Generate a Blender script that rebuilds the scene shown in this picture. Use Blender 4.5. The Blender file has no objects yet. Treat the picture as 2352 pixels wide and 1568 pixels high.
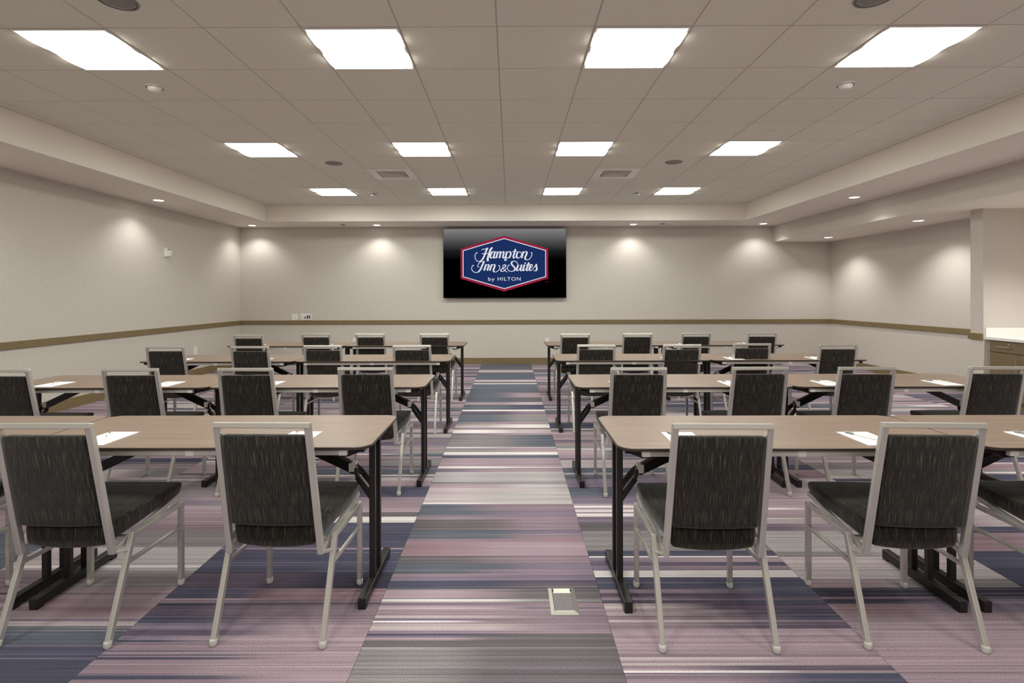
import bpy, math, random
import numpy as np
from mathutils import Matrix, Vector

SC = bpy.context.scene
COL = SC.collection

# ---------------------------------------------------------------- camera
FPX, CX, CY = 1214.27, 1170.12, 679.25          # focal length and principal point for a 2352 px wide frame
YAW, ROLL, CAMH = math.radians(0.117), math.radians(-0.160), 1.347
cam_d = bpy.data.cameras.new('camera')
cam = bpy.data.objects.new('camera', cam_d)
COL.objects.link(cam)
F = Vector((-math.sin(YAW), math.cos(YAW), 0))
R0 = Vector((math.cos(YAW), math.sin(YAW), 0)); U0 = Vector((0, 0, 1))
Rv = R0 * math.cos(ROLL) + U0 * math.sin(ROLL)
Uv = -R0 * math.sin(ROLL) + U0 * math.cos(ROLL)
cam.matrix_world = Matrix(((Rv.x, Uv.x, -F.x, 0), (Rv.y, Uv.y, -F.y, 0), (Rv.z, Uv.z, -F.z, CAMH), (0, 0, 0, 1)))
cam_d.sensor_fit = 'HORIZONTAL'; cam_d.sensor_width = 36.0
cam_d.lens = FPX / 2352 * 36.0
cam_d.shift_x = (1176 - CX) / 2352; cam_d.shift_y = (CY - 784) / 2352
cam_d.clip_start = 0.05; cam_d.clip_end = 60
SC.camera = cam

# ---------------------------------------------------------------- world, exposure, lamp levels
w = bpy.data.worlds.new('world'); SC.world = w; w.use_nodes = True
w.node_tree.nodes['Background'].inputs[0].default_value = (0.9, 0.85, 0.8, 1)
w.node_tree.nodes['Background'].inputs[1].default_value = 0.05
SC.view_settings.view_transform = 'Standard'; SC.view_settings.look = 'None'
SC.view_settings.gamma = 1.0; SC.view_settings.use_curve_mapping = False
SC.view_settings.exposure = 0.0
PANEL_STRENGTH = 24.8
PANEL_COLOR = (0.97, 1.0, 0.925)
SPOT_POWER = 23.0
SPOT_COLOR = (1.0, 0.985, 0.955)
SC.cycles.use_denoising = True
SC.cycles.max_bounces = 10; SC.cycles.diffuse_bounces = 6
SC.cycles.sample_clamp_indirect = 8.0

# ---------------------------------------------------------------- dimensions
ZC = CAMH + 1.672         # tiled ceiling
ZS = CAMH + 1.366         # soffit
ZL = CAMH + 1.051         # lowered ceiling on the right
XL, XR, YB = -5.35, 6.32, 10.45
YF = -3.2                 # wall behind the camera
TXL, TXR, TYB, TYF = -4.46, 4.29, 9.63, -2.3
GX, GY, GT = -0.081, 3.284, 0.6096

def lin(c):
    c = c / 255.0
    return c / 12.92 if c <= 0.04045 else ((c + 0.055) / 1.055) ** 2.4
def L3(r, g, b, k=1.0): return (lin(r) * k, lin(g) * k, lin(b) * k)

# ---------------------------------------------------------------- materials
def new_mat(name):
    m = bpy.data.materials.new(name); m.use_nodes = True
    nt = m.node_tree; return m, nt, nt.nodes['Principled BSDF']
def plain(name, col, rough=0.5, metal=0.0, spec=0.5, emit=None, es=0.0, var=0.0, scale=60.0, bump=0.0, stretch=(1, 1, 1), trans=0.0):
    m, nt, b = new_mat(name)
    b.inputs['Base Color'].default_value = (*col, 1); b.inputs['Roughness'].default_value = rough
    b.inputs['Metallic'].default_value = metal; b.inputs['Specular IOR Level'].default_value = spec
    if trans: b.inputs['Transmission Weight'].default_value = trans
    if emit is not None:
        b.inputs['Emission Color'].default_value = (*emit, 1); b.inputs['Emission Strength'].default_value = es
    if var or bump:
        tc = nt.nodes.new('ShaderNodeTexCoord'); mp = nt.nodes.new('ShaderNodeMapping')
        mp.inputs['Scale'].default_value = stretch
        nz = nt.nodes.new('ShaderNodeTexNoise'); nz.inputs['Scale'].default_value = scale
        nz.inputs['Detail'].default_value = 4; nz.inputs['Roughness'].default_value = 0.7
        nt.links.new(tc.outputs['Object'], mp.inputs[0]); nt.links.new(mp.outputs[0], nz.inputs[0])
        if var:
            rp = nt.nodes.new('ShaderNodeValToRGB')
            rp.color_ramp.elements[0].position = 0.3; rp.color_ramp.elements[1].position = 0.7
            rp.color_ramp.elements[0].color = (*[c * (1 - var) for c in col], 1)
            rp.color_ramp.elements[1].color = (*[min(1, c * (1 + var)) for c in col], 1)
            nt.links.new(nz.outputs['Fac'], rp.inputs[0]); nt.links.new(rp.outputs[0], b.inputs['Base Color'])
        if bump:
            bp = nt.nodes.new('ShaderNodeBump'); bp.inputs['Strength'].default_value = bump; bp.inputs['Distance'].default_value = 0.002
            nt.links.new(nz.outputs['Fac'], bp.inputs['Height']); nt.links.new(bp.outputs[0], b.inputs['Normal'])
    return m

M = {}
M['wall'] = plain('wall_vinyl', (0.60, 0.555, 0.500), 0.75, spec=0.25, var=0.10, scale=75, bump=0.25)
M['paint'] = plain('soffit_paint', (0.84, 0.785, 0.71), 0.8, spec=0.2, var=0.03, scale=150, bump=0.1)
M['tile'] = plain('ceiling_tile_fissured', (0.81, 0.79, 0.70), 0.95, spec=0.1, var=0.07, scale=160, bump=0.3)
M['grid'] = plain('ceiling_grid_metal', (0.62, 0.57, 0.52), 0.6, spec=0.3)
M['brown'] = plain('brown_trim_wood', (0.205, 0.148, 0.072), 0.45, var=0.18, scale=9, stretch=(1, 1, 6))
M['silver'] = plain('silver_paint', (0.60, 0.575, 0.535), 0.28, metal=0.55, var=0.03, scale=300)
M['chrome'] = plain('polished_chrome', (0.75, 0.73, 0.70), 0.15, metal=1.0)
M['black'] = plain('black_powder_coat', (0.012, 0.010, 0.009), 0.38, var=0.2, scale=200)
M['glide'] = plain('clear_plastic_glide', (0.80, 0.79, 0.74), 0.12, trans=0.35)
M['edge'] = plain('dark_edge_band', (0.035, 0.024, 0.018), 0.4)
M['apron'] = plain('grey_aluminium_rail', (0.66, 0.63, 0.58), 0.4, metal=0.2, var=0.06, scale=300, stretch=(0.02, 1, 1))
M['clip'] = plain('light_plastic_clip', (0.86, 0.84, 0.79), 0.35)
M['white'] = plain('white_plastic', (0.82, 0.80, 0.76), 0.4)
M['offwhite'] = plain('warm_white_metal', (0.74, 0.69, 0.63), 0.45)
M['dark'] = plain('dark_socket', (0.05, 0.045, 0.05), 0.5)
M['paper'] = plain('white_paper', (0.93, 0.92, 0.90), 0.8, spec=0.1)
M['penwhite'] = plain('pen_white_plastic', (0.80, 0.79, 0.77), 0.3)
M['pengrey'] = plain('pen_grey_plastic', (0.22, 0.22, 0.22), 0.3)
M['speaker'] = plain('grey_speaker_grille', (0.27, 0.255, 0.235), 0.7, var=0.3, scale=500)
M['ventdark'] = plain('vent_shadow', (0.10, 0.09, 0.08), 0.8)
M['counter'] = plain('pale_quartz', (0.86, 0.84, 0.79), 0.3, var=0.03, scale=120)
M['cabinet'] = plain('cabinet_wood', (0.180, 0.132, 0.070), 0.45, var=0.22, scale=10, stretch=(1, 1, 8))
M['filler'] = plain('cabinet_filler', (0.36, 0.31, 0.30), 0.5)
M['brass'] = plain('nickel_floor_box', (0.50, 0.50, 0.43), 0.35, metal=0.8)
M['diffuser'] = plain('lit_diffuser', (0.9, 0.9, 0.9), 0.5, emit=PANEL_COLOR, es=PANEL_STRENGTH)
M['lens'] = plain('lit_downlight_lens', (0.9, 0.9, 0.9), 0.5, emit=SPOT_COLOR, es=12.0)
M['tvbody'] = plain('tv_black_plastic', (0.01, 0.01, 0.01), 0.35)
def disp(r, g, b): return L3(r, g, b)
def emissive(name, rgb, base=0.0):
    return plain(name, (base, base, base), 0.5, spec=0.0, emit=disp(*rgb), es=1.0)
M['logo_red'] = emissive('screen_crimson', (146, 34, 62))
M['logo_white'] = emissive('screen_white', (222, 223, 232))
M['logo_navy'] = emissive('screen_navy', (27, 48, 96))
M['logo_dim'] = emissive('screen_dim_red', (88, 24, 30))

def wood_mat():
    m, nt, b = new_mat('laminate_woodgrain')
    tc = nt.nodes.new('ShaderNodeTexCoord')
    mp = nt.nodes.new('ShaderNodeMapping'); mp.inputs['Scale'].default_value = (1.2, 34, 30)
    nz = nt.nodes.new('ShaderNodeTexNoise'); nz.inputs['Scale'].default_value = 3.0; nz.inputs['Detail'].default_value = 6; nz.inputs['Roughness'].default_value = 0.65
    nt.links.new(tc.outputs['Object'], mp.inputs[0]); nt.links.new(mp.outputs[0], nz.inputs[0])
    rp = nt.nodes.new('ShaderNodeValToRGB'); e = rp.color_ramp.elements
    e[0].position = 0.30; e[1].position = 0.72
    e[0].color = (*L3(116, 96, 83), 1); e[1].color = (*L3(150, 128, 112), 1)
    nt.links.new(nz.outputs['Fac'], rp.inputs[0]); nt.links.new(rp.outputs[0], b.inputs['Base Color'])
    b.inputs['Roughness'].default_value = 0.36; b.inputs['Specular IOR Level'].default_value = 0.5
    return m
M['wood'] = wood_mat()

def fabric_mat():
    m, nt, b = new_mat('striated_charcoal_fabric')
    uv = nt.nodes.new('ShaderNodeUVMap'); uv.uv_map = 'uv'
    def noise(sx, sy, detail):
        mp = nt.nodes.new('ShaderNodeMapping'); mp.inputs['Scale'].default_value = (sx, sy, 1)
        nz = nt.nodes.new('ShaderNodeTexNoise'); nz.noise_dimensions = '2D'
        nz.inputs['Scale'].default_value = 1.0; nz.inputs['Detail'].default_value = detail; nz.inputs['Roughness'].default_value = 0.6
        nt.links.new(uv.outputs[0], mp.inputs[0]); nt.links.new(mp.outputs[0], nz.inputs[0]); return nz
    n1 = noise(600, 13, 2); n2 = noise(230, 5, 2)
    ad = nt.nodes.new('ShaderNodeMath'); ad.operation = 'MULTIPLY_ADD'
    nt.links.new(n2.outputs['Fac'], ad.inputs[0]); ad.inputs[1].default_value = 0.25; nt.links.new(n1.outputs['Fac'], ad.inputs[2])
    rp = nt.nodes.new('ShaderNodeValToRGB'); e = rp.color_ramp.elements
    e[0].position = 0.50; e[0].color = (*L3(19, 15, 12), 1)
    e[1].position = 0.85; e[1].color = (*L3(90, 83, 71), 1)
    k = e.new(0.66); k.color = (*L3(29, 25, 21), 1)
    nt.links.new(ad.outputs[0], rp.inputs[0]); nt.links.new(rp.outputs[0], b.inputs['Base Color'])
    b.inputs['Roughness'].default_value = 0.9; b.inputs['Specular IOR Level'].default_value = 0.15
    b.inputs['Sheen Weight'].default_value = 0.25; b.inputs['Sheen Roughness'].default_value = 0.5
    return m
M['fabric'] = fabric_mat()

def carpet_mat():
    m, nt, b = new_mat('striped_carpet_pile')
    at = nt.nodes.new('ShaderNodeAttribute'); at.attribute_name = 'Col'
    ge = nt.nodes.new('ShaderNodeNewGeometry')
    nz = nt.nodes.new('ShaderNodeTexNoise'); nz.inputs['Scale'].default_value = 190; nz.inputs['Detail'].default_value = 3; nz.inputs['Roughness'].default_value = 0.8
    nt.links.new(ge.outputs['Position'], nz.inputs[0])
    mr = nt.nodes.new('ShaderNodeMapRange'); mr.inputs[1].default_value = 0.3; mr.inputs[2].default_value = 0.7
    mr.inputs[3].default_value = 0.66; mr.inputs[4].default_value = 1.34
    nt.links.new(nz.outputs['Fac'], mr.inputs[0])
    mx = nt.nodes.new('ShaderNodeMix'); mx.data_type = 'RGBA'; mx.blend_type = 'MULTIPLY'; mx.inputs[0].default_value = 1.0
    nt.links.new(at.outputs['Color'], mx.inputs[6]); nt.links.new(mr.outputs[0], mx.inputs[7])
    nt.links.new(mx.outputs[2], b.inputs['Base Color'])
    bp = nt.nodes.new('ShaderNodeBump'); bp.inputs['Strength'].default_value = 0.5; bp.inputs['Distance'].default_value = 0.003
    nt.links.new(nz.outputs['Fac'], bp.inputs['Height']); nt.links.new(bp.outputs[0], b.inputs['Normal'])
    b.inputs['Roughness'].default_value = 1.0; b.inputs['Specular IOR Level'].default_value = 0.05
    return m
M['carpet'] = carpet_mat()

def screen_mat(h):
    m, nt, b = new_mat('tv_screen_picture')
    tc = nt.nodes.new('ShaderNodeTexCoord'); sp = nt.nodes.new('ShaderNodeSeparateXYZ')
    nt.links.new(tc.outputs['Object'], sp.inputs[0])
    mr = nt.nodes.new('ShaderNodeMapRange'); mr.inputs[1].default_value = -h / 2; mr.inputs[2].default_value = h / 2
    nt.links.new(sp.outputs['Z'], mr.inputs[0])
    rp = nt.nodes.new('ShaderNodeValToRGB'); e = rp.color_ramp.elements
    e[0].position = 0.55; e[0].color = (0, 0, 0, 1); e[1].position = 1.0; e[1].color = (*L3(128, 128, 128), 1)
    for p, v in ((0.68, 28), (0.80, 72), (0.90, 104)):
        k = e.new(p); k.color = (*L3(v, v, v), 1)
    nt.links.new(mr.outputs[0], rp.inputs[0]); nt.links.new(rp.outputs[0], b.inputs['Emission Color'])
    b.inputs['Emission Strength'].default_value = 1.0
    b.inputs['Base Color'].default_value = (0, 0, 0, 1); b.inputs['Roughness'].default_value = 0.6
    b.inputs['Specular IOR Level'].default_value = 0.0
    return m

# ---------------------------------------------------------------- mesh helpers
class MB:
    """collects vertices and faces of one part"""
    def __init__(s): s.v = []; s.f = []; s.uv = None
    def add(s, v, f):
        o = len(s.v); s.v += [tuple(p) for p in v]; s.f += [tuple(i + o for i in q) for q in f]; return s
    def box(s, x0, x1, y0, y1, z0, z1):
        v = [(x, y, z) for z in (z0, z1) for y in (y0, y1) for x in (x0, x1)]
        f = [(0, 2, 3, 1), (4, 5, 7, 6), (0, 1, 5, 4), (2, 6, 7, 3), (0, 4, 6, 2), (1, 3, 7, 5)]
        return s.add(v, f)
    def rbox(s, hx, hy, hz, r, edge=(0.0, 1.0), inner=0, xf=None):
        """box with rounded edges, centred on the origin, optionally passed through xf"""
        def axis(h):
            e = [-h + r * t for t in edge]
            mid = [-(h - r) + (2 * (h - r)) * (i + 1) / (inner + 1) for i in range(inner)]
            return e + mid + [-a for a in reversed(e)]
        ax = [axis(hx), axis(hy), axis(hz)]; H = (hx, hy, hz); idx = {}; vs = []; fs = []
        def vert(p):
            k = tuple(round(c, 6) for c in p)
            if k not in idx:
                q = [max(-(H[i] - r), min(H[i] - r, p[i])) for i in range(3)]
                d = [p[i] - q[i] for i in range(3)]; n = math.sqrt(sum(c * c for c in d))
                o = p if n < 1e-9 else [q[i] + d[i] * (r / n) * min(1, max(abs(c) for c in d) / r) for i in range(3)]
                idx[k] = len(vs); vs.append(tuple(o))
            return idx[k]
        for a in range(3):
            b, c = (a + 1) % 3, (a + 2) % 3
            for sgn in (-1, 1):
                for i in range(len(ax[b]) - 1):
                    for j in range(len(ax[c]) - 1):
                        q = []
                        for (bi, ci) in ((i, j), (i + 1, j), (i + 1, j + 1), (i, j + 1)):
                            p = [0, 0, 0]; p[a] = sgn * H[a]; p[b] = ax[b][bi]; p[c] = ax[c][ci]; q.append(vert(p))
                        fs.append(tuple(q if sgn > 0 else reversed(q)))
        if xf: vs = [xf(*p) for p in vs]
        return s.add(vs, fs)
    def bar(s, p0, p1, wd, hg, ref=(0, 0, 1), r=0.003, ext=0.0):
        """square tube from p0 to p1; hg runs along ref as far as it can"""
        p0, p1 = Vector(p0), Vector(p1); a = (p1 - p0); ln = a.length; a.normalize()
        rf = Vector(ref); sd = a.cross(rf)
        if sd.length < 1e-6: sd = a.cross(Vector((1, 0, 0)))
        sd.normalize(); up = sd.cross(a); mid = (p0 + p1) / 2
        return s.rbox(wd / 2, ln / 2 + ext, hg / 2, r, xf=lambda x, y, z: tuple(mid + sd * x + a * y + up * z))
    def cyl(s, c, r0, r1, z0, z1, n=16, axis='z', cap=True):
        v = []; 
        for z, r in ((z0, r0), (z1, r1)):
            for i in range(n):
                t = 2 * math.pi * i / n; p = (r * math.cos(t), r * math.sin(t), z)
                if axis == 'y': p = (p[0], p[2], p[1])
                if axis == 'x': p = (p[2], p[0], p[1])
                v.append((c[0] + p[0], c[1] + p[1], c[2] + p[2]))
        f = [(i, (i + 1) % n, n + (i + 1) % n, n + i) for i in range(n)]
        if cap: f += [tuple(range(n - 1, -1, -1)), tuple(range(n, 2 * n))]
        return s.add(v, f)
    def lathe(s, c, prof, n=24, cap=True):
        v = []; f = []
        for r, z in prof:
            for i in range(n):
                t = 2 * math.pi * i / n; v.append((c[0] + r * math.cos(t), c[1] + r * math.sin(t), c[2] + z))
        for k in range(len(prof) - 1):
            for i in range(n):
                f.append((k * n + i, k * n + (i + 1) % n, (k + 1) * n + (i + 1) % n, (k + 1) * n + i))
        if cap: f.append(tuple(range(n - 1, -1, -1))); f.append(tuple((len(prof) - 1) * n + i for i in range(n)))
        return s.add(v, f)
    def prism(s, pts, z0, z1, axis='z'):
        n = len(pts); v = []
        for z in (z0, z1):
            for (a, b) in pts: v.append((a, b, z) if axis == 'z' else (a, z, b))
        f = [(i, (i + 1) % n, n + (i + 1) % n, n + i) for i in range(n)] + [tuple(range(n - 1, -1, -1)), tuple(range(n, 2 * n))]
        return s.add(v, f)
    def mesh(s, name, mat, smooth=False, boxuv=False):
        me = bpy.data.meshes.new(name); me.from_pydata(s.v, [], s.f); me.materials.append(mat)
        import bmesh
        bm = bmesh.new(); bm.from_mesh(me); bmesh.ops.recalc_face_normals(bm, faces=bm.faces)
        if boxuv:
            ul = bm.loops.layers.uv.new('uv')
            for fc in bm.faces:
                n = fc.normal; a = [abs(n.x), abs(n.y), abs(n.z)]
                for l in fc.loops:
                    p = l.vert.co
                    l[ul].uv = (p.y, p.z) if a[0] > 0.75 else ((p.x, p.y) if a[2] > a[1] else (p.x, p.z))
        bm.to_mesh(me); bm.free()
        if smooth: me.shade_smooth()
        return me

def put(name, me, parent=None, loc=(0, 0, 0), rot=0.0):
    o = bpy.data.objects.new(name, me); COL.objects.link(o); o.parent = parent
    o.location = loc; o.rotation_euler = (0, 0, rot); return o
def tag(o, label=None, cat=None, group=None, kind=None):
    for k, v in (('label', label), ('category', cat), ('group', group), ('kind', kind)):
        if v: o[k] = v
    return o
def thing(name, label, cat, loc=(0, 0, 0), rot=0.0, group=None):
    return tag(put(name, None, None, loc, rot), label, cat, group)
def struct(name, mb, mat, **k):
    return tag(put(name, mb.mesh(name, mat, **k)), kind='structure')
def copy_tree(o, parent=None):
    c = o.copy(); COL.objects.link(c); c.parent = parent
    for ch in list(o.children): copy_tree(ch, c)
    return c

# ================================================================ ROOM SHELL
floor = struct('floor', MB().box(XL - 0.1, 7.3, YF - 0.1, YB + 0.1, -0.12, -0.008), plain('floor_screed', (0.2, 0.19, 0.18), 0.9))
struct('wall_left', MB().box(XL - 0.12, XL, YF - 0.1, YB + 0.12, -0.008, 3.3), M['wall'])
struct('wall_back', MB().box(XL, 7.3, YB, YB + 0.12, -0.008, 3.3), M['wall'])
struct('wall_front', MB().box(XL, 7.3, YF - 0.12, YF, -0.008, 3.3), M['wall'])
YP0, YP1, XP = 6.44, 6.62, 5.75
struct('wall_right', MB().box(XR, XR + 0.12, YP1, YB, -0.008, ZL + 0.1), M['wall'])
struct('wall_partition', MB().box(XP, 6.9, YP0, YP1, -0.008, ZL), M['wall'])
struct('wall_niche', MB().box(6.78, 6.9, YF, YP0, -0.008, ZL + 0.1), M['wall'])

def rail(name, x0, x1, y0, y1, z0, z1):
    cx, cy, cz = (x0 + x1) / 2, (y0 + y1) / 2, (z0 + z1) / 2
    mb = MB().rbox((x1 - x0) / 2, (y1 - y0) / 2, (z1 - z0) / 2, 0.003, xf=lambda a, b, c: (a + cx, b + cy, c + cz))
    return struct(name, mb, M['brown'])
RZ0, RZ1, RT = 0.792, 0.873, 0.02
rail('trim_1', XL, XL + RT, YF, YB, RZ0, RZ1)
rail('trim_2', XL + RT, XR - RT, YB - RT, YB, RZ0, RZ1)
rail('trim_3', XR - RT, XR, YP1 + 0.001, YB, RZ0, RZ1)
rail('trim_4', XP - RT, XP, YP0, YP1 + RT, RZ0, RZ1)
rail('baseboard_left', XL, XL + 0.014, YF, YB, 0.0, 0.125)
rail('baseboard_back', XL + 0.014, XR - 0.014, YB - 0.014, YB, 0.0, 0.125)
rail('baseboard_right', XR - 0.014, XR, YP1 + 0.001, YB, 0.0, 0.125)
rail('baseboard_partition', XP - 0.014, XP, YP0, YP1, 0.0, 0.125)

# ---- ceiling: slab, soffit ring, tray faces, lowered part, grid and tiles
ceiling = struct('ceiling', MB().box(XL, 7.3, YF, YB, ZC + 0.03, ZC + 0.15), M['paint'])
def cpart(name, mb, mat): return put(name, mb.mesh(name, mat), ceiling)
cpart('soffit', MB().box(XL, TXL, YF, YB, ZS, ZC + 0.03), M['paint'])
cpart('soffit', MB().box(TXR, 5.19, YF, YB, ZS, ZC + 0.03), M['paint'])
cpart('soffit', MB().box(TXL, TXR, TYB, YB, ZS, ZC + 0.03), M['paint'])
cpart('soffit', MB().box(TXL, TXR, YF, TYF, ZS, ZC + 0.03), M['paint'])
cpart('lowered_ceiling', MB().box(5.19, 6.9, YF, YB, ZL, ZC + 0.03), M['wall'])
cpart('lowered_ceiling_board', MB().box(5.191, 6.78, YF + 0.01, YB - 0.001, ZL - 0.002, ZL + 0.001), M['paint'])

gx = [GX + GT * k for k in range(-7, 8)]
gy = [GY + GT * j for j in range(-5, 11)]
Y_TILE0 = gy[0]
for x in gx:
    cpart('grid_bar', MB().box(x - 0.012, x + 0.012, TYF, TYB, ZC + 0.006, ZC + 0.030), M['grid'])
for y in gy:
    cpart('grid_bar', MB().box(TXL, TXR, y - 0.012, y + 0.012, ZC + 0.0062, ZC + 0.0295), M['grid'])
cpart('edge_angle', MB().box(TXL, TXL + 0.02, TYF, TYB, ZC + 0.004, ZC + 0.02), M['grid'])
cpart('edge_angle', MB().box(TXR - 0.02, TXR, TYF, TYB, ZC + 0.004, ZC + 0.02), M['grid'])
cpart('edge_angle', MB().box(TXL + 0.02, TXR - 0.02, TYB - 0.02, TYB, ZC + 0.004, ZC + 0.02), M['grid'])
xe = [TXL + 0.012] + gx + [TXR - 0.012]
ye = gy + [TYB - 0.012]
LIGHT_COLS = (-5, -2, 1, 4); LIGHT_ROWS = (0, 4, 8)
HOLES = {(c, r) for c in LIGHT_COLS for r in LIGHT_ROWS + (-4,)} | {(-3, 6), (2, 6)}
tile_mesh = {}
for i in range(len(xe) - 1):
    for j in range(len(ye) - 1):
        if (i - 8, j - 5) in HOLES: continue
        wx, wy = xe[i + 1] - xe[i] - 0.009, ye[j + 1] - ye[j] - 0.009
        k = (round(wx, 4), round(wy, 4))
        if k not in tile_mesh:
            tile_mesh[k] = MB().rbox(wx / 2, wy / 2, 0.009, 0.002).mesh('ceiling_tile', M['tile'])
        put('ceiling_tile', tile_mesh[k], ceiling, ((xe[i] + xe[i + 1]) / 2, (ye[j] + ye[j + 1]) / 2, ZC + 0.009))
cpart('ceiling_board', MB().box(TXL, TXR, TYF, Y_TILE0 - 0.006, ZC, ZC + 0.02), M['tile'])
acc = MB()
for (xa, ya) in ((5.80, 8.46),):
    acc.box(xa, xa + 0.36, ya, ya + 0.62, ZL - 0.0045, ZL - 0.002)
cpart('access_panel', acc, M['paint'])

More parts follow.
